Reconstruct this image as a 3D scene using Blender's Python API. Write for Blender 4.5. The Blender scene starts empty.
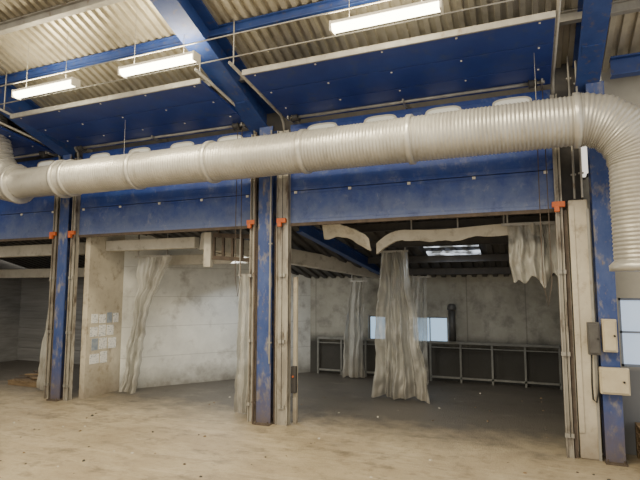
import bpy, math, random, bmesh
from mathutils import Vector, Matrix, noise as mn
random.seed(4)
C=bpy.context.collection
# ---------------------------------------------------------------- materials
def mat(name,c1,c2=None,rough=.7,metal=0.,scale=3.,bump=0.,stretch=(1,1,1),c3=None,s3=14.,t3=(.55,.7),lo=.35,hi=.65,emit=None,es=0.,alpha=None,bscale=None):
    m=bpy.data.materials.new(name); m.use_nodes=True
    N=m.node_tree.nodes; L=m.node_tree.links
    b=N['Principled BSDF']; b.inputs['Roughness'].default_value=rough; b.inputs['Metallic'].default_value=metal
    b.inputs['Base Color'].default_value=(*c1,1)
    g=N.new('ShaderNodeNewGeometry'); mp=N.new('ShaderNodeMapping'); mp.inputs['Scale'].default_value=stretch
    L.new(g.outputs['Position'],mp.inputs['Vector'])
    def noise(s,d=6):
        n=N.new('ShaderNodeTexNoise'); n.inputs['Scale'].default_value=s; n.inputs['Detail'].default_value=d; n.inputs['Roughness'].default_value=.65
        L.new(mp.outputs[0],n.inputs['Vector']); return n
    def ramp(src,a,z):
        r=N.new('ShaderNodeMapRange'); r.inputs['From Min'].default_value=a; r.inputs['From Max'].default_value=z
        L.new(src,r.inputs['Value']); return r.outputs[0]
    out=None
    if c2:
        n=noise(scale); f=ramp(n.outputs[0],lo,hi)
        mx=N.new('ShaderNodeMix'); mx.data_type='RGBA'; mx.inputs[6].default_value=(*c1,1); mx.inputs[7].default_value=(*c2,1)
        L.new(f,mx.inputs[0]); out=mx.outputs[2]
        if c3:
            n3=noise(s3); f3=ramp(n3.outputs[0],*t3)
            m3=N.new('ShaderNodeMix'); m3.data_type='RGBA'; L.new(out,m3.inputs[6]); m3.inputs[7].default_value=(*c3,1); L.new(f3,m3.inputs[0]); out=m3.outputs[2]
        L.new(out,b.inputs['Base Color'])
    if bump:
        nb=noise(bscale or scale*6,8); bp=N.new('ShaderNodeBump'); bp.inputs['Strength'].default_value=bump; bp.inputs['Distance'].default_value=.02
        L.new(nb.outputs[0],bp.inputs['Height']); L.new(bp.outputs[0],b.inputs['Normal'])
    if emit:
        b.inputs['Emission Color'].default_value=(*emit,1); b.inputs['Emission Strength'].default_value=es
    if alpha is not None: b.inputs['Alpha'].default_value=alpha
    return m
def layer(m,col,z0,z1,amt=1.,axis='Z',ns=4.,nw=.5,stretch=(1,1,1)):
    """dirt/wear layer that depends on world height or depth, broken up by noise"""
    N=m.node_tree.nodes; L=m.node_tree.links; b=N['Principled BSDF']
    src=b.inputs['Base Color'].links[0].from_socket if b.inputs['Base Color'].links else None
    g=N.new('ShaderNodeNewGeometry'); s=N.new('ShaderNodeSeparateXYZ'); L.new(g.outputs['Position'],s.inputs[0])
    mp=N.new('ShaderNodeMapping'); mp.inputs['Scale'].default_value=stretch; L.new(g.outputs['Position'],mp.inputs['Vector'])
    n=N.new('ShaderNodeTexNoise'); n.inputs['Scale'].default_value=ns; n.inputs['Detail'].default_value=7; n.inputs['Roughness'].default_value=.7; L.new(mp.outputs[0],n.inputs['Vector'])
    a=N.new('ShaderNodeMath'); a.operation='MULTIPLY_ADD'; L.new(n.outputs[0],a.inputs[0]); a.inputs[1].default_value=nw; L.new(s.outputs[axis],a.inputs[2])
    r=N.new('ShaderNodeMapRange'); r.inputs['From Min'].default_value=z0+nw/2; r.inputs['From Max'].default_value=z1+nw/2; r.inputs['To Max'].default_value=amt
    L.new(a.outputs[0],r.inputs['Value'])
    mx=N.new('ShaderNodeMix'); mx.data_type='RGBA'; L.new(r.outputs[0],mx.inputs[0])
    if src: L.new(src,mx.inputs[6])
    else: mx.inputs[6].default_value=b.inputs['Base Color'].default_value
    mx.inputs[7].default_value=(*col,1); L.new(mx.outputs[2],b.inputs['Base Color'])
    return m
def patches(m,col,scale,a,z,stretch=(1,1,1),amt=1.,dist=0.):
    N=m.node_tree.nodes; L=m.node_tree.links; b=N['Principled BSDF']
    src=b.inputs['Base Color'].links[0].from_socket
    g=N.new('ShaderNodeNewGeometry'); mp=N.new('ShaderNodeMapping'); mp.inputs['Scale'].default_value=stretch; L.new(g.outputs['Position'],mp.inputs['Vector'])
    n=N.new('ShaderNodeTexNoise'); n.inputs['Scale'].default_value=scale; n.inputs['Detail'].default_value=9; n.inputs['Roughness'].default_value=.75; n.inputs['Distortion'].default_value=dist; L.new(mp.outputs[0],n.inputs['Vector'])
    r=N.new('ShaderNodeMapRange'); r.inputs['From Min'].default_value=a; r.inputs['From Max'].default_value=z; r.inputs['To Max'].default_value=amt; L.new(n.outputs[0],r.inputs['Value'])
    mx=N.new('ShaderNodeMix'); mx.data_type='RGBA'; L.new(r.outputs[0],mx.inputs[0]); L.new(src,mx.inputs[6]); mx.inputs[7].default_value=(*col,1); L.new(mx.outputs[2],b.inputs['Base Color'])
    return m
def joints(m,pitch,axis,col,wd=.012,amt=.55):
    """regular panel joints"""
    N=m.node_tree.nodes; L=m.node_tree.links; b=N['Principled BSDF']; src=b.inputs['Base Color'].links[0].from_socket
    g=N.new('ShaderNodeNewGeometry'); s=N.new('ShaderNodeSeparateXYZ'); L.new(g.outputs['Position'],s.inputs[0])
    d=N.new('ShaderNodeMath'); d.operation='PINGPONG'; L.new(s.outputs[axis],d.inputs[0]); d.inputs[1].default_value=pitch/2
    lt=N.new('ShaderNodeMath'); lt.operation='LESS_THAN'; L.new(d.outputs[0],lt.inputs[0]); lt.inputs[1].default_value=wd
    mu=N.new('ShaderNodeMath'); mu.operation='MULTIPLY'; L.new(lt.outputs[0],mu.inputs[0]); mu.inputs[1].default_value=amt
    mx=N.new('ShaderNodeMix'); mx.data_type='RGBA'; L.new(mu.outputs[0],mx.inputs[0]); L.new(src,mx.inputs[6]); mx.inputs[7].default_value=(*col,1); L.new(mx.outputs[2],b.inputs['Base Color'])

M={}
M['floor']=mat('dusty_concrete',(.45,.385,.275),(.34,.28,.195),.52,scale=.9,bump=.5,c3=(.24,.195,.135),s3=5,t3=(.52,.76),bscale=34)
patches(M['floor'],(.57,.50,.37),2.0,.50,.68,(.4,1.6,1),.65,.25)
patches(M['floor'],(.17,.14,.10),2.2,.52,.70,(.5,1.6,1),.6,.3)
patches(M['floor'],(.12,.10,.075),9,.56,.72,(.5,1.2,1),.6)
patches(M['floor'],(.08,.068,.05),30,.61,.69,(1,1,1),.75)
patches(M['floor'],(.66,.60,.48),38,.63,.70,(1,1,1),.75)
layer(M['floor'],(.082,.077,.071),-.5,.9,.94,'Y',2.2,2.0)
patches(M['floor'],(.34,.315,.27),2.4,.57,.72,(.6,1.6,1),.4,.3)
patches(M['floor'],(.04,.036,.032),2.0,.54,.66,(.8,1.3,1),.5,.3)
M['door']=mat('worn_blue_paint',(.010,.038,.235),(.02,.06,.30),.5,scale=2.5,bump=.1,c3=(.07,.12,.30),s3=6,t3=(.55,.75),stretch=(1,1,.8))
layer(M['door'],(.13,.17,.31),3.7,3.05,.85,'Z',3,1.4)
patches(M['door'],(.30,.32,.37),5,.56,.76,(1,1,.8),.65,.3)
patches(M['door'],(.36,.36,.37),22,.61,.73,(1,1,.4),.6)
patches(M['door'],(.012,.03,.15),3.5,.54,.68,(1,1,.7),.5,.3)
M['doortop']=mat('navy_panel_shaded',(.009,.026,.165),(.014,.038,.205),.5,scale=2,bump=.05,c3=(.03,.05,.15),s3=5)  # darker door blue, underside shade put into the colour
M['blue']=mat('blue_steel_paint',(.016,.042,.19),(.028,.065,.24),.5,scale=4,bump=.1,c3=(.10,.09,.11),s3=11,t3=(.56,.72))
M['bluecol']=mat('chipped_blue_column',(.024,.055,.21),(.055,.09,.25),.55,scale=5,bump=.2,c3=(.22,.21,.22),s3=7,t3=(.52,.66),stretch=(1,1,.5))
layer(M['bluecol'],(.13,.10,.08),.8,-.1,.85,'Z',7,1.0)
patches(M['bluecol'],(.17,.135,.11),13,.57,.68,(1,1,.5),.9)
M['deck']=mat('roof_deck_metal',(.52,.485,.40),(.41,.375,.30),.34,.45,scale=2,bump=.04,c3=(.29,.26,.20),s3=3,t3=(.5,.75))
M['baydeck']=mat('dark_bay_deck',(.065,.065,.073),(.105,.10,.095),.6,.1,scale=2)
M['duct']=mat('duct_foil',(.51,.50,.47),(.42,.41,.385),.34,.40,scale=1.8,bump=.10,c3=(.33,.315,.28),s3=5,t3=(.56,.78),stretch=(2,1,1),bscale=25)
M['duct2']=mat('duct_collar',(.57,.56,.53),(.48,.47,.44),.30,.45,scale=4,c3=(.35,.33,.29),s3=7,t3=(.58,.75))
M['galv']=mat('galvanised_steel',(.38,.37,.34),(.27,.26,.24),.45,.35,scale=6,bump=.1,c3=(.18,.13,.09),s3=8,t3=(.6,.72),stretch=(1,1,.5))
M['railpaint']=mat('grey_railing_paint',(.25,.25,.23),(.18,.18,.165),.6,.1,scale=6,bump=.1)
M['rail']=mat('grimy_door_channel',(.44,.42,.37),(.28,.26,.23),.5,.2,scale=5,bump=.1,c3=(.12,.095,.075),s3=7,t3=(.50,.65),stretch=(1,1,.3))
M['rust']=mat('rusty_steel',(.13,.10,.08),(.075,.06,.05),.8,.2,scale=7,bump=.3)
M['dark']=mat('dark_steel',(.05,.05,.055),(.08,.075,.07),.6,.3,scale=5)
M['midgrey']=mat('grey_pipe_paint',(.12,.12,.12),(.08,.08,.08),.5,.2,scale=5)
M['orange']=mat('orange_bracket',(.62,.14,.03),(.45,.10,.03),.5,scale=9)
M['cream']=mat('dirty_offwhite_paint',(.62,.58,.48),(.48,.44,.36),.75,scale=1.6,bump=.12,c3=(.28,.23,.17),s3=5,t3=(.53,.73))
layer(M['cream'],(.20,.16,.12),.6,-.1,.85,'Z',5,.8)
patches(M['cream'],(.18,.14,.10),9,.60,.72,(1,1,.25),.6)
M['plaster']=mat('white_plaster',(.76,.77,.74),(.58,.59,.57),.9,scale=1.3,bump=.25,c3=(.32,.31,.29),s3=2.4,t3=(.54,.78),bscale=20)
joints(M['plaster'],.62,'Z',(.30,.30,.29),.008,.4)
layer(M['plaster'],(.16,.15,.13),.45,-.1,.9,'Z',3,.7)
M['backwall']=mat('grey_blockwork',(.43,.42,.37),(.30,.29,.25),.9,scale=1.4,bump=.3,c3=(.15,.145,.13),s3=2.2,t3=(.48,.75),bscale=16)
joints(M['backwall'],1.2,'X',(.16,.15,.14),.012)
patches(M['backwall'],(.54,.53,.48),1.8,.56,.72,(1,1,.4),.4)
patches(M['backwall'],(.13,.12,.10),5,.58,.72,(1,1,.25),.5)
layer(M['backwall'],(.045,.043,.038),1.0,.72,.94,'Z',2.5,.3)
M['slat']=mat('grey_slat_wall',(.24,.24,.24),(.16,.16,.16),.8,scale=2,stretch=(.3,1,6))
M['conc']=mat('precast_concrete',(.57,.55,.49),(.45,.43,.38),.85,scale=3,bump=.2,c3=(.24,.22,.18),s3=6,t3=(.56,.75))
M['membrane']=mat('pale_membrane',(.58,.55,.47),(.47,.44,.37),.6,scale=4,bump=.1,c3=(.28,.25,.20),s3=6,t3=(.55,.75))
M['curtain']=mat('cloudy_pvc',(.62,.62,.585),(.50,.50,.465),.24,scale=1.8,bump=.15,c3=(.32,.30,.255),s3=3,t3=(.53,.75),bscale=7,stretch=(1,1,.6))
layer(M['curtain'],(.29,.255,.20),.6,0,.6,'Z',4,.7)
nt_=M['curtain'].node_tree; b=nt_.nodes['Principled BSDF']; b.inputs['Transmission Weight'].default_value=.08
n_=nt_.nodes.new('ShaderNodeTexNoise'); n_.inputs['Scale'].default_value=2.2; n_.inputs['Detail'].default_value=1; g_=nt_.nodes.new('ShaderNodeNewGeometry'); nt_.links.new(g_.outputs['Position'],n_.inputs['Vector'])
r_=nt_.nodes.new('ShaderNodeMapRange'); r_.inputs['From Min'].default_value=.35; r_.inputs['From Max'].default_value=.65; r_.inputs['To Min'].default_value=.60; r_.inputs['To Max'].default_value=.82
nt_.links.new(n_.outputs[0],r_.inputs['Value']); nt_.links.new(r_.outputs[0],b.inputs['Alpha'])
M['tube']=mat('tube_glow_cover',(1,1,1),emit=(1,.91,.64),es=18)
M['white']=mat('white_enamel',(.72,.69,.60),rough=.5)
M['pane']=mat('hazy_acrylic',(.66,.65,.58),rough=.3,emit=(.9,.86,.72),es=.4)
M['sky']=mat('skylight_sheet',(.5,.55,.6),rough=.5,emit=(.8,.88,1),es=1.)
nt_=M['sky'].node_tree; n_=nt_.nodes.new('ShaderNodeTexNoise'); n_.inputs['Scale'].default_value=5; g_=nt_.nodes.new('ShaderNodeNewGeometry'); nt_.links.new(g_.outputs['Position'],n_.inputs['Vector'])
r_=nt_.nodes.new('ShaderNodeMapRange'); r_.inputs['From Min'].default_value=.42; r_.inputs['From Max'].default_value=.62; r_.inputs['To Min'].default_value=.08; r_.inputs['To Max'].default_value=1.3
nt_.links.new(n_.outputs[0],r_.inputs['Value']); nt_.links.new(r_.outputs[0],nt_.nodes['Principled BSDF'].inputs['Emission Strength'])
M['winglass']=mat('backlit_window_glass',(.42,.58,.72),(.55,.70,.82),.2,scale=2,emit=(.44,.66,.90),es=.95)
M['winglass2']=mat('pale_daylit_glass',(.48,.58,.70),(.38,.48,.62),.2,scale=3,emit=(.56,.70,.90),es=.75)
M['winframe']=mat('grey_blue_window_frame',(.20,.24,.33),(.24,.28,.36),.5,scale=4)
M['paper']=mat('paper_sheet',(.84,.85,.86),(.24,.30,.38),.8,scale=24,lo=.52,hi=.64,stretch=(1,1,2.5))
M['greymark']=mat('blue_grey_sheet',(.22,.28,.38),(.38,.43,.50),.8,scale=12)
M['box']=mat('beige_enamel',(.56,.50,.37),(.46,.40,.29),.5,scale=5,c3=(.28,.23,.16),s3=9,t3=(.6,.75))
M['greybox']=mat('dark_grey_plastic',(.10,.10,.095),(.065,.06,.06),.5,scale=6)
M['wood']=mat('old_wood',(.24,.17,.10),(.14,.10,.06),.85,scale=5,bump=.3,stretch=(1,5,5))
M['black']=mat('black_rubber',(.015,.015,.015),rough=.6)
M['rightwall']=mat('pale_cladding',(.46,.44,.38),(.36,.345,.30),.7,scale=2)
layer(M['rightwall'],(.12,.135,.17),1.10,1.0,.85,'Z',4,.1)

# ---------------------------------------------------------------- geometry helpers
def B(x0,x1,y0,y1,z0,z1):
    v=[(x,y,z) for x in (x0,x1) for y in (y0,y1) for z in (z0,z1)]
    f=[(0,1,3,2),(4,6,7,5),(0,4,5,1),(2,3,7,6),(0,2,6,4),(1,5,7,3)]
    return v,f
def J(*gs):
    V=[];F=[]
    for v,f in gs:
        o=len(V); V+=list(v); F+=[tuple(i+o for i in q) for q in f]
    return V,F
def frame(p,q,up=(0,0,1)):
    d=(Vector(q)-Vector(p)); L=d.length; d.normalize(); u=Vector(up)
    if abs(d.dot(u))>.98: u=Vector((0,1,0))
    s=d.cross(u).normalized(); u=s.cross(d).normalized(); return d,s,u,L
def OB(p,q,w,h,off=(0,0),up=(0,0,1)):
    d,s,u,L=frame(p,q,up); p=Vector(p)+s*off[0]+u*off[1]
    v,f=B(0,L,-w/2,w/2,-h/2,h/2)
    return [tuple(p+d*a+s*b_+u*c) for a,b_,c in v],f
def IB(p,q,w,h,t=.02,up=(0,0,1)):
    return J(OB(p,q,w,t,(0,h/2-t/2),up),OB(p,q,w,t,(0,-h/2+t/2),up),OB(p,q,t,h-2*t,(0,0),up))
def T(pts,r,seg=8,cap=True):
    pts=[Vector(p) for p in pts]; n=len(pts); rs=r if isinstance(r,(list,tuple)) else [r]*n
    V=[];F=[]; u=None
    for i,p in enumerate(pts):
        d=(pts[min(i+1,n-1)]-pts[max(i-1,0)]).normalized()
        if u is None:
            a=Vector((0,0,1)) if abs(d.z)<.9 else Vector((0,1,0)); u=(a-d*a.dot(d)).normalized()
        else: u=(u-d*u.dot(d)).normalized()
        s=d.cross(u)
        for k in range(seg):
            th=2*math.pi*k/seg; V.append(tuple(p+(u*math.cos(th)+s*math.sin(th))*rs[i]))
    for i in range(n-1):
        for k in range(seg):
            a=i*seg+k; c=i*seg+(k+1)%seg; F.append((a,c,c+seg,a+seg))
    if cap: F.append(tuple(range(seg))[::-1]); F.append(tuple((n-1)*seg+k for k in range(seg)))
    return V,F
def mk(name,g,m,smooth=False,bevel=0,label=None,cat=None,kind=None,grp=None):
    v,f=g
    xs=[p[0] for p in v]; ys=[p[1] for p in v]; zs=[p[2] for p in v]
    o=Vector(((min(xs)+max(xs))/2,(min(ys)+max(ys))/2,min(zs)))
    me=bpy.data.meshes.new(name); me.from_pydata([tuple(Vector(p)-o) for p in v],[],f); me.update()
    bm=bmesh.new(); bm.from_mesh(me); bmesh.ops.recalc_face_normals(bm,faces=bm.faces); bm.to_mesh(me); bm.free()
    if smooth:
        for p in me.polygons: p.use_smooth=True
    ob=bpy.data.objects.new(name,me); ob.location=o; C.objects.link(ob); me.materials.append(M[m])
    if bevel:
        bv=ob.modifiers.new('bevel','BEVEL'); bv.width=bevel; bv.segments=2
    if label: ob['label']=label
    if cat: ob['category']=cat
    if kind: ob['kind']=kind
    if grp: ob['group']=grp
    return ob
def thing(name,parts,label,cat,kind=None,grp=None):
    lo=Vector((1e9,)*3); hi=-lo
    for p in parts:
        for v in p.data.vertices:
            w=v.co+p.location
            for i in range(3): lo[i]=min(lo[i],w[i]); hi[i]=max(hi[i],w[i])
    e=bpy.data.objects.new(name,None); e.empty_display_size=.1; C.objects.link(e)
    e.location=((lo.x+hi.x)/2,(lo.y+hi.y)/2,lo.z)
    for p in parts: p.parent=e; p.location=p.location-e.location
    e['label']=label; e['category']=cat
    if kind: e['kind']=kind
    if grp: e['group']=grp
    return e
def sub(parent,kids):
    for k in kids: k.parent=parent; k.location=k.location-parent.location

# ---------------------------------------------------------------- setting
HR=lambda y:4.97-.37*y          # hall roof underside
BR=lambda y:3.5-.27*y           # bay roof underside
def struct(name,g,m,label,cat,smooth=False): return mk(name,g,m,smooth,label=label,cat=cat,kind='structure')
struct('floor',B(-14,4,-11,4.9,-.15,0),'floor','dusty worn concrete floor with dirt patches','floor')
def corr(x0,x1,y0,y1,zf,pitch,dep,th=.01):
    V=[];F=[]; x=x0; prof=[]
    while x<x1:
        prof+=[(x,dep),(x+pitch*.42,dep),(x+pitch*.5,0),(x+pitch*.92,0)]; x+=pitch
    prof.append((x,dep))
    for s in (0,th):
        for (px,pz) in prof:
            V.append((px,y0,zf(y0)+pz+s)); V.append((px,y1,zf(y1)+pz+s))
    n=len(prof)
    for k in range(2):
        for i in range(n-1):
            a=k*2*n+2*i; F.append((a,a+1,a+3,a+2))
    return V,F
struct('ceiling',corr(-14,4,-11,.35,HR,.14,.05),'deck','pale ribbed metal roof deck over the hall','roof')
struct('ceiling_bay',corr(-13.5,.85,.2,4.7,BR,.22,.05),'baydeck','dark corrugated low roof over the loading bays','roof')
def wallseg(p,q,th,z_of=None,side=1):
    p=Vector((*p,0)); q=Vector((*q,0)); d=(q-p).normalized(); n=Vector((-d.y,d.x,0))*th*side
    V=[]
    for a in (p,q,q+n,p+n):
        V.append((a.x,a.y,0)); V.append((a.x,a.y,z_of(a.y)))
    return V,[(0,2,3,1),(2,4,5,3),(4,6,7,5),(6,0,1,7),(1,3,5,7),(0,6,4,2)]
def wall_open(x0,x1,y0,y1,z1,holes):
    gs=[];x=x0
    for (a,c,zb,zt) in holes:
        gs+= [B(x,a,y0,y1,0,z1),B(a,c,y0,y1,0,zb),B(a,c,y0,y1,zt,z1)]; x=c
    gs.append(B(x,x1,y0,y1,0,z1)); return J(*gs)
struct('wall_back',wall_open(-5.4,.75,4.5,4.7,BR(4.5)+.05,[(-3.46,-3.04,.82,1.40),(-2.44,-1.62,.82,1.40)]),'backwall','stained grey rendered wall behind the loading bays','wall')
struct('wall_angled',wallseg((-7.62,1.0),(-4.95,4.5),.15,lambda y:BR(y)+.03),'plaster','angled white-plastered side wall inside the bay','wall')
struct('wall_partition',wallseg((-7.62,.12),(-7.62,1.0),.12,lambda y:BR(y)+.03),'cream','short off-white painted partition wall beside the steel column','wall')
struct('wall_right',wallseg((.75,.25),(.75,4.6),.12,lambda y:BR(y)+.03,-1),'backwall','dim side wall of the bay','wall')
gs=[B(-13.6,-7.85,3.3,3.45,0,2.62)]+[B(-13.6,-7.85,3.27,3.3,.1+.28*i,.1+.28*i+.25) for i in range(8)]
struct('wall_far',J(*gs),'slat','grey horizontally slatted wall behind the next bay','wall')
struct('wall_end',B(-13.7,-13.6,.2,3.45,0,3.4),'slat','dark grey side wall of the far bay','wall')
struct('wall_front',B(-14,.72,.1,.2,3.06,4.98),'dark','dark hidden fascia wall above the bay doors, added to block light','wall')  # hidden behind the doors, put in to block light
struct('wall_left',B(-14.15,-14,-11,4.7,0,9),'rightwall','pale cladding side wall of the hall','wall')
gs=[B(1.04,1.08,.3,.42,0,5),B(1.08,2.3,.3,.42,0,1.05),B(1.08,2.3,.3,.42,1.9,4.95),B(2.3,4,.3,.42,0,4.95)]
struct('wall_panel',J(*gs),'rightwall','pale panel wall with grey-blue lower part beside the blue column','wall')
def window(name,x0,x1,y,z0,z1,nm,label,fm='galv',gm='winglass',rows=1):
    fr=mk('frame',J(B(x0,x1,y-.03,y+.03,z0,z0+.03),B(x0,x1,y-.03,y+.03,z1-.03,z1),B(x0,x0+.03,y-.03,y+.03,z0,z1),B(x1-.03,x1,y-.03,y+.03,z0,z1),*[B(x0+(x1-x0)*k/nm-.012,x0+(x1-x0)*k/nm+.012,y-.03,y+.03,z0,z1) for k in range(1,nm)],*[B(x0,x1,y-.03,y+.03,z0+(z1-z0)*k/rows-.012,z0+(z1-z0)*k/rows+.012) for k in range(1,rows)]),fm)
    gl=mk('glass',B(x0+.02,x1-.02,y-.006,y+.006,z0+.02,z1-.02),gm)
    return thing(name,[fr,gl],label,'window','structure')
window('window_1',-3.46,-3.04,4.6,.82,1.40,1,'small backlit pale blue window in the rear wall')
window('window_2',-2.44,-1.62,4.6,.82,1.40,2,'wide backlit pale blue window in the rear wall')
window('window_3',1.08,2.3,.36,1.05,1.9,4,'pale daylit hall window beside the column','winframe','winglass2',2)
x0,x1=-1.75,-.75
for k,(ya,yb) in enumerate(((2.2,2.5),(2.75,2.95))):
    v=[(x0,ya,BR(ya)-.03),(x1,ya,BR(ya)-.03),(x1,yb,BR(yb)-.03),(x0,yb,BR(yb)-.03)]
    v+= [(a,b_,c+.02) for a,b_,c in v]
    mk('window_%d'%(4+k),(v,[(0,1,2,3),(7,6,5,4),(0,4,5,1),(1,5,6,2),(2,6,7,3),(3,7,4,0)]),'sky',label='dusty daylit translucent skylight strip in the bay roof',cat='skylight',kind='structure')

# ---------------------------------------------------------------- roof steel
colX=[-8.02,-3.80,.88,-12.3]
for i,x in enumerate(colX):
    y0=-6.5; xb=x-.06; wd=.34 if i==1 else .27
    mk('roof_beam',J(IB((xb,.08,HR(.08)-.23),(xb,y0,HR(y0)-.23),wd,.42,.025),OB((xb,-.02,4.58),(xb,-.75,HR(-.75)-.45),.2,.03)),'blue',label='blue painted sloping steel roof beam above a column',cat='beam',grp='roof beams')
for y in (-.75,-1.55,-2.35,-3.2):
    bl=y in(-1.55,-3.2)
    mk('roof_purlin',IB((-13.9,y,HR(y)-.07),(3.9,y,HR(y)-.07),.09,.13,.012),'blue' if bl else 'galv',label=('blue' if bl else 'grey')+' steel purlin running under the ribbed roof deck',cat='beam',grp='roof purlins')
mk('eave_beam',IB((1.1,-.02,4.78),(3.9,-.02,4.78),.14,.24,.02),'blue',label='blue steel eave beam above the pale panel wall',cat='beam')
for y,z in ((-2.05,5.08),(-1.72,4.98)):
    mk('conduit_pipe',T([(-13.5,y,z),(3.8,y,z)],.009,8),'galv',True,label='thin grey conduit running along the roof',cat='pipe',grp='roof conduits')

def column(x,w,d,top,label):
    shaft=mk('shaft',IB((x,-.04,0.012),(x,-.04,top),w,d,.02,up=(0,1,0)),'bluecol')
    base=mk('base_plate',B(x-w*.56,x+w*.56,-.04-d*.8,-.04+d*.6,0,.02),'rust')
    bolts=[mk('anchor_bolt',T([(x+sx*w*.42,-.04-d*.68,.018),(x+sx*w*.42,-.04-d*.68,.05)],.012,6),'rust') for sx in(-1,1)]
    return thing('steel_column',[shaft,base]+bolts,label,'column')
column(-8.02,.22,.24,4.58,'chipped blue steel column next to the off-white partition')
column(-3.71,.24,.26,4.58,'chipped blue steel column between two open bay doors')
column(.90,.2,.22,4.58,'blue steel column beside the off-white boxed post')
column(-12.3,.22,.24,4.58,'chipped blue steel column at the far bay')

# ---------------------------------------------------------------- sectional doors
def door(n,x0,x1,wins):
    parts=[]
    for k,(z0,z1) in enumerate(((3.03,3.53),(3.54,4.04),(4.05,4.60))):
        p=mk('door_panel',J(B(x0,x1,-.05,0,z0,z1),*[B(x0,x1,-.056,-.05,z0+(z1-z0)*q-.006,z0+(z1-z0)*q+.006) for q in (.1,.9)]),'door',bevel=.004)
        if k<2:
            hs=[]
            for j in range(5):
                hx=x0+.1+(x1-x0-.2)*j/4
                hs.append(mk('hinge',B(hx-.022,hx+.022,-.068,-.05,z1-.04,z1-.004),'white'))
            sub(p,hs)
        parts.append(p)
    parts.append(mk('bottom_seal',B(x0,x1,-.055,.005,2.985,3.03),'rust'))
    for cx in wins:
        def ring(w,h,y):
            out=[]
            for k in range(32):
                a=2*math.pi*k/32; ca,sa=math.cos(a),math.sin(a)
                out.append((cx+math.copysign(abs(ca)**.6,ca)*w/2,y,4.46+math.copysign(abs(sa)**.6,sa)*h/2))
            return out
        v=ring(.50,.20,-.05)+ring(.50,.20,-.057)+ring(.44,.15,-.057)+ring(.44,.15,-.053)
        f=[(a*32+k,a*32+(k+1)%32,(a+1)*32+(k+1)%32,(a+1)*32+k) for a in range(3) for k in range(32)]
        fr=mk('window_frame',(v,f),'white',label='white rounded window frame')
        v=ring(.44,.15,-.0525)+ring(.44,.15,-.055)
        f=[tuple(range(32)),tuple(range(32,64))]+[(k,(k+1)%32,32+(k+1)%32,32+k) for k in range(32)]
        pn=mk('window_pane',(v,f),'pane'); sub(fr,[pn]); parts.append(fr)
    P=Vector((0,-.12,4.66)); Q=Vector((0,-1.5,4.85)); d=(Q-P)
    for k in range(3):
        a=P+d*(k/3+.004); b_=P+d*((k+1)/3-.004)
        p=mk('overhead_panel',J(OB(((x0+x1)/2,a.y,a.z),((x0+x1)/2,b_.y,b_.z),x1-x0,.045)),'doortop',bevel=.004)
        hs=[]
        for j in range(5):
            hx=x0+.15+(x1-x0-.3)*j/4
            hs.append(mk('bolt',OB((hx,b_.y+.055,b_.z-.033),(hx,b_.y+.035,b_.z-.030),.02,.010),'white'))
        sub(p,hs); parts.append(p)
    parts.append(mk('edge_rail',OB((x0,-1.52,4.845),(x1,-1.52,4.845),.03,.07),'galv',label='pale metal end rail of the raised door'))
    thing('door_%d'%n,parts,'blue sectional overhead door stopped half open, paint worn','door','structure')
door(1,-7.74,-4.00,(-7.3,-6.36,-5.42,-4.45)); door(2,-3.34,.40,(-2.80,-1.88,-.97,-.07)); door(3,-12.0,-8.34,(-11.4,-10.5,-9.6,-8.7))

def track(x,inner,label,w=.12):
    vr=mk('vertical_rail',J(B(x-w/2,x+w/2,-.11,-.095,0,4.5),B(x-w/2,x-w/2+.012,-.135,-.02,0,4.5),B(x+w/2-.012,x+w/2,-.135,-.02,0,4.5)),'rail')
    xa=x-inner*(w/2+.03)
    ang=mk('frame_angle',B(xa-.018,xa+.018,-.10,.06,0,3.0),'rust')
    cab=mk('lift_cable',T([(x+.01,-.15,.25),(x+.01,-.15,4.5)],.005,6),'black',label='dark steel lift cable')
    pts=[(x,-.08,4.48),(x,-.12,4.62),(x,-.22,4.72),(x,-1.7,4.93)]
    orr=mk('overhead_rail',T(pts,.022,8),'galv',True)
    br=mk('bracket',J(B(x-.08,x+.07,-.18,-.13,3.03,3.10),B(x-.055,x+.005,-.20,-.13,2.97,3.04)),'orange',bevel=.005,label='orange stop bracket')
    cl=[mk('rail_clip',B(x-.05,x+.05,-.145,-.10,z,z+.05),'galv') for z in (.24,1.2,2.2)]
    hang=mk('hanger',T([(x,-1.6,4.91),(x,-1.6,HR(-1.6)+.02)],.01,6),'galv')
    thing('door_track',[vr,ang,cab,orr,br,hang]+cl,label,'door track',grp='door guide tracks')
track(-7.80,1,'pale galvanised door guide track beside the off-white partition',.09)
track(-3.96,-1,'narrow rusty door guide track beside the blue column',.08)
track(-3.43,1,'wide grimy galvanised door channel beside the blue column',.20)
track(.43,-1,'galvanised door guide track on the off-white post',.08)
track(-8.28,-1,'galvanised door guide track beside the blue column',.09)
def chain(x,zb):
    return mk('pull_chain',T([(x-.04,-.24,4.6),(x-.05,-.24,3.2),(x-.05,-.23,zb+.3),(x,-.23,zb),(x+.05,-.23,zb+.3),(x+.04,-.24,4.6)],.006,6),'rust',True,label='hanging rusty pull chain')
for a,c,ch in ((-7.70,-4.06,(-4.15,1.9)),(-3.30,.33,(.26,1.8)),(-11.9,-8.4,None)):
    sh=mk('shaft',T([(a,-.24,4.64),(c,-.24,4.64)],.022,10),'galv',True)
    dr=[]
    for x in (a+.14,c-.14):
        dr.append(mk('cable_drum',T([(x-.05,-.24,4.64),(x-.048,-.24,4.64),(x-.03,-.24,4.64),(x+.03,-.24,4.64),(x+.048,-.24,4.64),(x+.05,-.24,4.64)],[.05,.08,.06,.06,.08,.05],16),'dark',True))
    bk=[mk('mount',B(x-.012,x+.012,-.3,.1,4.61,4.70),'galv') for x in (a+.03,(a+c)/2,c-.03)]
    thing('torsion_shaft',[sh]+dr+bk+([chain(*ch)] if ch else []),'galvanised torsion shaft with cable drums above the door','door shaft',grp='torsion shafts')

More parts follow.
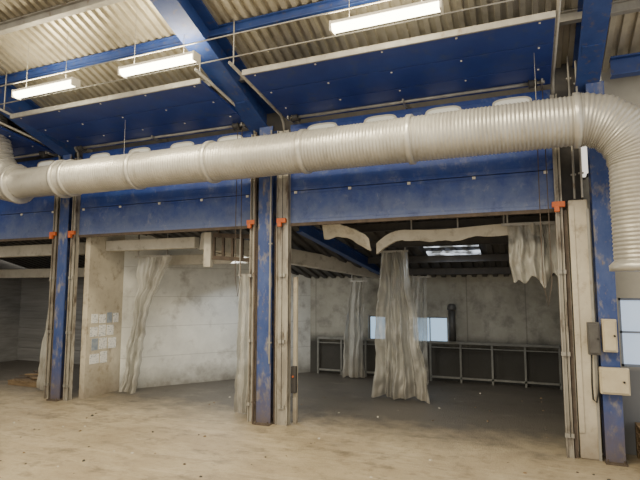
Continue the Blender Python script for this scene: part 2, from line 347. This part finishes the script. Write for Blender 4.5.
# ---------------------------------------------------------------- duct
def ribs(pts,r,step=.022,amp=.0055):
    P=[Vector(p) for p in pts]; out=[]
    for a,c in zip(P[:-1],P[1:]):
        n=max(1,int((c-a).length/step))
        for k in range(n): out.append(a+(c-a)*k/n)
    out.append(P[-1])
    return out,[r+(amp if i%2 else -amp)*(.8+.4*random.random()) + .003*math.sin(i*.05) for i in range(len(out))]
parts=[]
DZ=3.88
arc=[(-8.3,-.9,DZ)]
for k in range(1,15):
    a=math.radians(82)*k/14; arc.append((-8.35-.52*math.sin(a),-.9-.12*(k/14)**2,DZ+.02+.55*(1-math.cos(a))))
arc+=[(-8.95,-1.1,4.9),(-9.0,-1.15,HR(-1.15)+.1)]
p,r=ribs(arc,.335,.03,.009); parts.append(mk('elbow',T(p,r,36),'duct',label='wrinkled elbow section turning upward'))
p,r=ribs([(-8.35,-.9,DZ),(-7.2,-.9,DZ)],.258,.035,.003); parts.append(mk('duct_section',T(p,r,36),'duct2',True,label='smoother metal section'))
for xa,xb,rr in ((-7.2,-4.2,.275),(-4.2,-1.25,.280),(-1.25,.62,.278)):
    p,r=ribs([(xa,-.9,DZ),(xb,-.9,DZ)],rr); parts.append(mk('duct_section',T(p,r,64),'duct'))
arc=[]
for k in range(0,43):
    a=math.pi/2*k/42; arc.append((.62+.55*math.sin(a),-.9,DZ-.55*(1-math.cos(a))))
r=[.288+(.007 if i%2 else -.006)+.006*math.sin(i*.7) for i in range(len(arc))]; parts.append(mk('elbow',T(arc,r,64),'duct',label='wrinkled elbow section'))
p,r=ribs([(1.17,-.9,DZ-.55),(1.17,-.9,2.25)],.28); parts.append(mk('duct_section',T(p,r,64),'duct',label='vertical duct drop'))
parts.append(mk('end_collar',T([(1.17,-.9,2.3),(1.17,-.9,2.26),(1.17,-.9,2.2)],[.29,.33,.33],28),'duct2',True))
for x,rr in ((-8.30,.35),(-7.2,.325),(-7.0,.308),(-5.6,.300),(-4.2,.312),(-2.7,.303),(-1.25,.312),(.60,.308)):
    parts.append(mk('collar',T([(x-.035,-.9,DZ),(x-.03,-.9,DZ),(x+.03,-.9,DZ),(x+.035,-.9,DZ)],[rr-.02,rr,rr,rr-.02],48),'duct2',True))
for x in (-5.9,.2):
    parts.append(mk('hanger',T([(x,-.9,4.13),(x,-.9,HR(-.9)+.02)],.003,6),'galv'))
thing('ventilation_duct',parts,'large silver-grey ribbed ventilation duct crossing before the doors','duct')

# ---------------------------------------------------------------- lamps
def lamp(x,y=-2.0,z=4.9,L=1.2):
    house=mk('housing',J(B(x-L/2,x+L/2,y-.065,y+.065,z+.035,z+.075)),'white',bevel=.008)
    V=[];F=[];n=10
    for xx in (x-L/2+.012,x+L/2-.012):
        for k in range(n+1):
            a=math.pi*k/n; V.append((xx,y-.068*math.cos(a),z+.034-.072*math.sin(a)))
    for k in range(n): F.append((k,k+1,n+2+k,n+1+k))
    F.append(tuple(range(n+1))); F.append(tuple(range(n+1,2*n+2))); F.append((0,n,2*n+1,n+1))
    t=[mk('glow_cover',(V,F),'tube',label='warm-white glowing cover added for the glow of the tubes')]  # cover added in place of bare tubes to widen their glow
    e_=[mk('end_cap',B(q-.012,q+.012,y-.07,y+.07,z-.04,z+.075),'white') for q in (x-L/2,x+L/2)]
    h=[mk('hanger',T([(x+q,y,z+.07),(x+q,y,HR(y)+.02)],.004,6),'galv') for q in(-.4,.4)]
    thing('ceiling_lamp',[house]+t+e_+h,'lit fluorescent batten lamp hanging below the roof','lamp',grp='fluorescent roof lamps')
    for dz,e,rx in ((-.09,44,0),(.11,36,math.pi)):
        l=bpy.data.lights.new('lamp_light','AREA'); l.shape='RECTANGLE'; l.size=L; l.size_y=.12; l.energy=e; l.color=(1,.86,.57)
        o=bpy.data.objects.new('lamp_light',l); o.location=(x,y,z+dz); o.rotation_euler=(rx,0,0); C.objects.link(o)
for x in (-1.29,-4.32,-6.37): lamp(x)

# ---------------------------------------------------------------- boxed post + boxes
bd=[mk('post_body',B(.54,.755,-.09,.20,0,3.12),'cream',bevel=.012)]
bd.append(mk('cover_strip',B(.54,.60,-.105,-.09,.3,3.05),'cream',bevel=.004))
bd.append(mk('corner_angle',B(.735,.765,-.105,-.085,.0,3.0),'galv'))
thing('boxed_post',bd,'dirty off-white painted boxed post beside the blue column','post')
def cabinet(x,z,w,h,m,label,door_m,y=-.26,extra=None):
    body=mk('body',B(x-w/2,x+w/2,y,y+.09,z-h/2,z+h/2),m,bevel=.008)
    lid=mk('lid',B(x-w/2+.015,x+w/2-.015,y-.015,y,z-h/2+.02,z+h/2-.02),door_m,bevel=.006)
    kn=mk('lock',T([(x+w*.3,y-.015,z),(x+w*.3,y-.03,z)],.012,10),'black'); sub(lid,[kn])
    br=mk('mounting_bracket',B(x-w*.25,x+w*.25,y+.085,-.16 if x>.85 else -.106,z-.05,z+.05),'galv')
    thing('electrical_box',[body,lid,br]+(extra or []),label,'electrical box')
cable=mk('power_cable',T([(.70,-.21,1.24),(.69,-.2,.9),(.695,-.19,.72),(.73,-.17,.68),(.76,-.15,.8),(.775,-.15,1.0)],.01,8),'black',True,label='black looping power cable')
cabinet(.73,1.43,.13,.38,'greybox','dark grey switch box on the off-white post','greybox',extra=[cable])
cabinet(.895,1.47,.15,.38,'box','small beige electrical box mounted on the blue column','box')
cabinet(.92,.95,.30,.30,'box','square beige electrical box mounted on the blue column','box')
for x,y,z0,z1 in ((.70,-.12,3.14,4.9),(.62,-.06,3.14,5.0),(-3.60,-.20,0.9,4.5),(-3.87,-.20,0,4.5)):
    mk('conduit_pipe',J(T([(x,y,z0),(x,y,z1)],.014,8),*[B(x-.03,x+.03,y,y+.03,z,z+.02) for z in (z0+.3,(z0+z1)/2,z1-.3)]),'galv' if x>-3.8 else 'rust',False,label='vertical conduit clipped to the column',cat='pipe',grp='column conduits')

# ---------------------------------------------------------------- bay interior
def beam(p,q,w,h,m,label,steel=False,cat='beam'):
    return mk('steel_beam' if steel else 'concrete_beam',IB(p,q,w,h,.02) if steel else OB(p,q,w,h),m,bevel=0 if steel else .01,label=label,cat=cat)
beam((-5.35,.5,2.88),(-3.1,4.5,2.40),.2,.30,'conc','pale precast beam sloping down to the rear wall')
beam((-3.35,.35,3.03),(-2.9,4.5,2.33),.12,.2,'blue','blue steel beam under the bay roof',True)
beam((-7.6,.55,2.86),(-5.5,.55,2.86),.16,.2,'conc','pale precast beam behind the half-open door')
beam((-13,.6,2.84),(-8.1,.6,2.84),.18,.24,'conc','pale precast beam behind the far door')
beam((-13,2.0,2.42),(-7.9,2.0,2.42),.18,.22,'conc','pale precast beam deeper inside the far bay')
beam((-7.2,1.5,2.62),(-4.95,1.5,2.62),.12,.2,'conc','second pale beam under the bay roof')
for y in (1.3,2.1,3.0,3.8):
    mk('bay_purlin',IB((-3.0,y,BR(y)-.08),(.72,y,BR(y)-.08),.07,.13,.01),'dark',label='dark steel purlin under the bay roof',cat='beam',grp='bay purlins')
bars=[OB((-5.0,.33,2.95),(-4.02,.33,2.88),.05,.07),OB((-5.0,.33,2.56),(-4.02,.33,2.48),.05,.07)]
for k in range(6):
    x=-4.98+.188*k; bars.append(OB((x,.33,2.56-.015*k),(x,.33,2.95-.013*k),.04,.04))
fr=[mk('lattice',J(*bars),'rust'),mk('side_board',B(-5.16,-5.02,.28,.36,2.40,3.0),'conc'),
    mk('hanger',B(-4.9,-4.87,.31,.34,2.9,3.42),'rust'),mk('hanger',B(-4.2,-4.17,.31,.34,2.9,3.42),'rust')]
thing('cable_ladder',fr,'rusty lattice cable ladder with pale side board in the bay','cable ladder')

def curtain(label,top,bot,wt,wb,folds,amp,m='curtain',tie=None,ns=96,nt=50,rail=True,jag=.03,cr=.04,flare=1.):
    top=Vector(top); bot=Vector(bot); V=[];F=[]
    H=top.z-bot.z
    for j in range(nt+1):
        t=j/nt; c=top.lerp(bot,t); c.x+=.05*mn.noise(Vector((t*1.6,top.x,5)))
        w=wt+(wb-wt)*t**flare
        if tie:
            k=math.exp(-((t-tie[0])/tie[2])**2); w*= (1-k*tie[1])
        for i in range(ns+1):
            s_=i/ns-.5
            wob=mn.noise(Vector((s_*2.2,t*H*.55,top.x)))*3.8
            ph=s_*folds*2*math.pi+wob
            A=amp*(.45+1.4*abs(mn.noise(Vector((s_*2.5+3,t*H*.5,3)))))
            dy=A*(math.sin(ph)+.35*math.sin(2.3*ph+1.3*t))
            q=Vector((s_*w*3.4+top.x*5,t*H*1.5,2))
            dy+=cr*mn.noise(q)+cr*.5*(1-abs(mn.noise(q*2.1))*2.5)
            x=c.x+s_*w+.35*A*math.sin(ph*.5+1)+.02*mn.noise(q); y=c.y+dy
            z=c.z+jag*2*mn.noise(Vector((s_*5,top.x,9)))*t**4
            V.append((x,y,max(z,.006)))
    for j in range(nt):
        for i in range(ns):
            a=j*(ns+1)+i; F.append((a,a+1,a+ns+2,a+ns+1))
    sh=mk('sheet',(V,F),m,True)
    parts=[sh]
    if rail:
        w=wt/2+.05; parts.append(mk('curtain_rail',J(OB((top.x-w,top.y,top.z),(top.x+w,top.y,top.z),.03,.04),*[B(top.x+q-.01,top.x+q+.01,top.y-.01,top.y+.01,top.z,BR(top.y)+.02) for q in(-w*.8,w*.8)]),'galv'))
    return thing('strip_curtain',parts,label,'curtain')
curtain('cloudy plastic curtain gathered and twisted beside the white wall',(-6.76,.85,2.66),(-7.27,.8,.02),.78,.34,5,.07,tie=(.42,.62,.26),flare=.5,cr=.09)
curtain('large translucent plastic curtain flaring to the floor',(-2.26,2.2,2.72),(-2.16,2.2,.03),.44,1.10,5,.09,jag=.02,cr=.13,flare=1.1)
curtain('narrow translucent curtain near the rear window',(-3.52,4.0,2.2),(-3.70,4.0,.02),.32,.54,3,.06,cr=.07)
curtain('narrow grimy translucent curtain between the rear windows',(-2.10,3.9,2.28),(-2.22,3.9,.02),.32,.52,3,.06,cr=.07)
curtain('short bunched plastic curtain beside the off-white post',(.14,.5,2.92),(.17,.5,2.12),.74,.70,4,.07,jag=.08,cr=.13)
curtain('narrow bundled plastic curtain behind the column',(-4.26,.25,2.25),(-4.30,.25,.02),.26,.32,2,.05,cr=.06)
curtain('narrow dirty curtain beyond the blue column',(-8.82,.4,2.2),(-8.98,.4,.02),.24,.36,2,.03,cr=.05)
def sheet(label,fn,ns=60,nt=12):
    V=[fn(i/ns,j/nt) for j in range(nt+1) for i in range(ns+1)]
    F=[(j*(ns+1)+i,j*(ns+1)+i+1,(j+1)*(ns+1)+i+1,(j+1)*(ns+1)+i) for j in range(nt) for i in range(ns)]
    o=mk('loose_sheet',(V,F),'membrane',True,label=label,cat='sheet'); s_=o.modifiers.new('t','SOLIDIFY'); s_.thickness=.012; return o
sheet('curled pale membrane sagging under the bay roof',lambda s,t:(-3.0+.80*s,.42+.12*t+.02*math.sin(5*s),3.08-.30*s+.10*math.sin(s*3.1)-.24*t*(1-.25*s)+.015*math.sin(9*s+4*t)+.02*mn.noise(Vector((s*6,t*4,1)))))
V=[];F=[];n=40
prof=[]
for k in range(n+1):
    s=k/n
    if s<.3:
        a=(1-s/.3); x=-2.15+.45*(s/.3); z=2.93-.20*a**2.2
    else: x=-1.70+1.55*(s-.3)/.7; z=2.93-.02*math.sin((s-.3)*7)
    prof.append((x,z,.17+.045*mn.noise(Vector((s*7,3,0)))+.02*mn.noise(Vector((s*20,3,0)))))
for (x,z,h) in prof:
    for (dy,dz) in ((.62,0),(.62,-h),(.74,-h*.95),(.74,0)): V.append((x,dy,z+dz))
for i in range(n):
    for q in range(4): a=i*4+q; c=i*4+(q+1)%4; F.append((a,c,c+4,a+4))
F+= [(0,1,2,3),(4*n,4*n+3,4*n+2,4*n+1)]
hb=[mk('beam_body',(V,F),'membrane')]+[mk('hanger',B(x-.01,x+.01,.67,.69,2.9,BR(.68)+.02),'galv') for x in (-1.6,-.9,-.25)]
thing('head_beam',hb,'worn pale covered head beam with curved end under the bay roof','beam')

def railing(x0,x1,y,n,label):
    top=mk('top_rail',OB((x0,y,.85),(x1,y,.85),.05,.05),'railpaint'); bot=mk('bottom_rail',OB((x0,y,.10),(x1,y,.10),.04,.04),'railpaint')
    mid=mk('middle_rail',OB((x0,y,.74),(x1,y,.74),.02,.02),'railpaint')
    ps=[mk('rail_post',B(x0+(x1-x0)*k/n-.02,x0+(x1-x0)*k/n+.02,y-.02,y+.02,0,.84),'railpaint') for k in range(n+1)]
    thing('guard_railing',[top,bot,mid]+ps,label,'railing')
railing(-2.0,.60,4.40,4,'grey open-framed guard railing along the rear wall')
railing(-4.70,-2.9,4.40,3,'grey open-framed guard railing near the small rear window')
sp=[mk('pipe_body',T([(-1.5,4.29,.90),(-1.5,4.29,1.58)],.075,18),'midgrey',True),mk('cap',T([(-1.5,4.29,1.56),(-1.5,4.29,1.60),(-1.5,4.29,1.68),(-1.5,4.29,1.70)],[.09,.10,.08,.04],18),'midgrey',True),mk('wall_bracket',B(-1.53,-1.47,4.34,4.5,1.1,1.2),'galv')]
thing('vent_pipe',sp,'short grey capped pipe fixed to the rear wall','pipe')
cb=[mk('post_body',B(-3.325,-3.27,.06,.115,0,2.2),'cream'),mk('control_box',B(-3.33,-3.25,-.01,.058,.45,.85),'dark',bevel=.01),mk('switch_knob',T([(-3.29,-.01,.7),(-3.29,-.03,.7)],.014,12),'orange')]
thing('control_post',cb,'pale yellowish post with small dark control box','post')

def notice(y0,y1,z0,z1,m='paper',label='printed paper notice taped to the off-white partition'):
    mk('paper_notice',B(-7.6205,-7.613,y0,y1,z0,z1),m,label=label,cat='notice',grp='paper notices')
k=0
for z0,h,cells in ((1.36,.20,((.22,.38),(.41,.57),(.60,.73),(.76,.90))),(1.11,.22,((.20,.38),(.41,.58),(.61,.78))),(.86,.22,((.25,.40),(.43,.62),(.66,.86))),(.60,.22,((.22,.44),(.47,.64)))):
    for (a,c) in cells:
        k+=1
        if k%5==3: notice(a,c,z0,z0+h,'greymark','blue-grey printed sheet taped to the off-white partition')
        else: notice(a,c,z0+.01*(k%2),z0+h-.015*(k%3))

def pallet(cx,cy,label,z=0.,L=.9,W=.7):
    ps=[mk('runner',B(cx-L/2,cx+L/2,cy+q-.03,cy+q+.03,z,z+.08),'wood') for q in(-W/2+.04,0,W/2-.04)]
    ps+=[mk('slat',B(cx-L/2+k*L/7,cx-L/2+k*L/7+.09,cy-W/2,cy+W/2,z+.08,z+.10),'wood') for k in range(7)]
    thing('wooden_pallet',ps,label,'pallet')
pallet(-9.8,.9,'old wooden pallet lying on the bay floor')
for k,l in enumerate(('weathered wooden pallet beside the panel wall','weathered wooden pallet stacked on another pallet','weathered wooden pallet in the middle of the stack','weathered wooden pallet on top of the stack')):
    pallet(1.62,-.12,l,.102*k)
for k in range(5):
    x=-9.85+random.uniform(-.1,.15); y=.9+.04*k-.08
    a=random.uniform(-.5,.5)
    mk('scrap_board',OB((x-.3*math.cos(a),y-.3*math.sin(a),.1125+.025*k),(x+.3*math.cos(a),y+.3*math.sin(a),.1125+.025*k),.1,.024),'wood' if k%2 else 'rust',label='scrap board piled on the old pallet',cat='board',grp='scrap boards')
for k in range(130):
    x=random.uniform(-7.4,1.0); y=random.uniform(-3.8,-.5) if k%3 else random.uniform(.6,3.5)
    if y>0: x=max(min(x,.2),-5.2)
    s_=random.uniform(.008,.026)
    v=[(x+s_*math.cos(a)*random.uniform(.6,1.3),y+s_*math.sin(a)*random.uniform(.6,1.3),0) for a in [i*1.2566 for i in range(5)]]
    v+=[(x+(a-x)*.6,y+(b_-y)*.6,s_*random.uniform(.3,.7)) for a,b_,_ in v]
    f=[(0,1,2,3,4),(9,8,7,6,5)]+[(i,(i+1)%5,5+(i+1)%5,5+i) for i in range(5)]
    mk('rubble_chip',(v,f),random.choice(['wood','rust','backwall','conc']),label='small chip of rubble on the dusty floor',cat='rubble',grp='rubble on the floor')

# ---------------------------------------------------------------- lights
w=bpy.data.worlds.new('World'); bpy.context.scene.world=w; w.use_nodes=True
bg=w.node_tree.nodes['Background']; bg.inputs[0].default_value=(1,.93,.80,1); bg.inputs[1].default_value=1.3
def area(loc,rot,sx,sy,e,c):
    l=bpy.data.lights.new('light','AREA'); l.shape='RECTANGLE'; l.size=sx; l.size_y=sy; l.energy=e; l.color=c
    o=bpy.data.objects.new('area_light',l); o.location=loc; o.rotation_euler=rot; C.objects.link(o)
area((-5.4,1.8,2.5),(0,math.radians(-25),0),1.2,1.0,44,(.97,1,1))  # unseen lamp added under the bay roof to light the white wall
area((-1.2,2.5,2.6),(0,0,0),1.,.6,9,(.88,.94,1))
area((-10.5,1.4,2.3),(0,0,0),1.5,.8,18,(1,.97,.9))
area((-3,-6,6.6),(math.radians(4),0,0),8,2.2,820,(1,.84,.57))

cam=bpy.data.cameras.new('camera'); co=bpy.data.objects.new('camera',cam); C.objects.link(co)
cam.sensor_width=36; cam.lens=28.125; co.location=(0,-7,2.0); co.rotation_euler=(math.radians(95.71),0,math.radians(22.2))
bpy.context.scene.camera=co
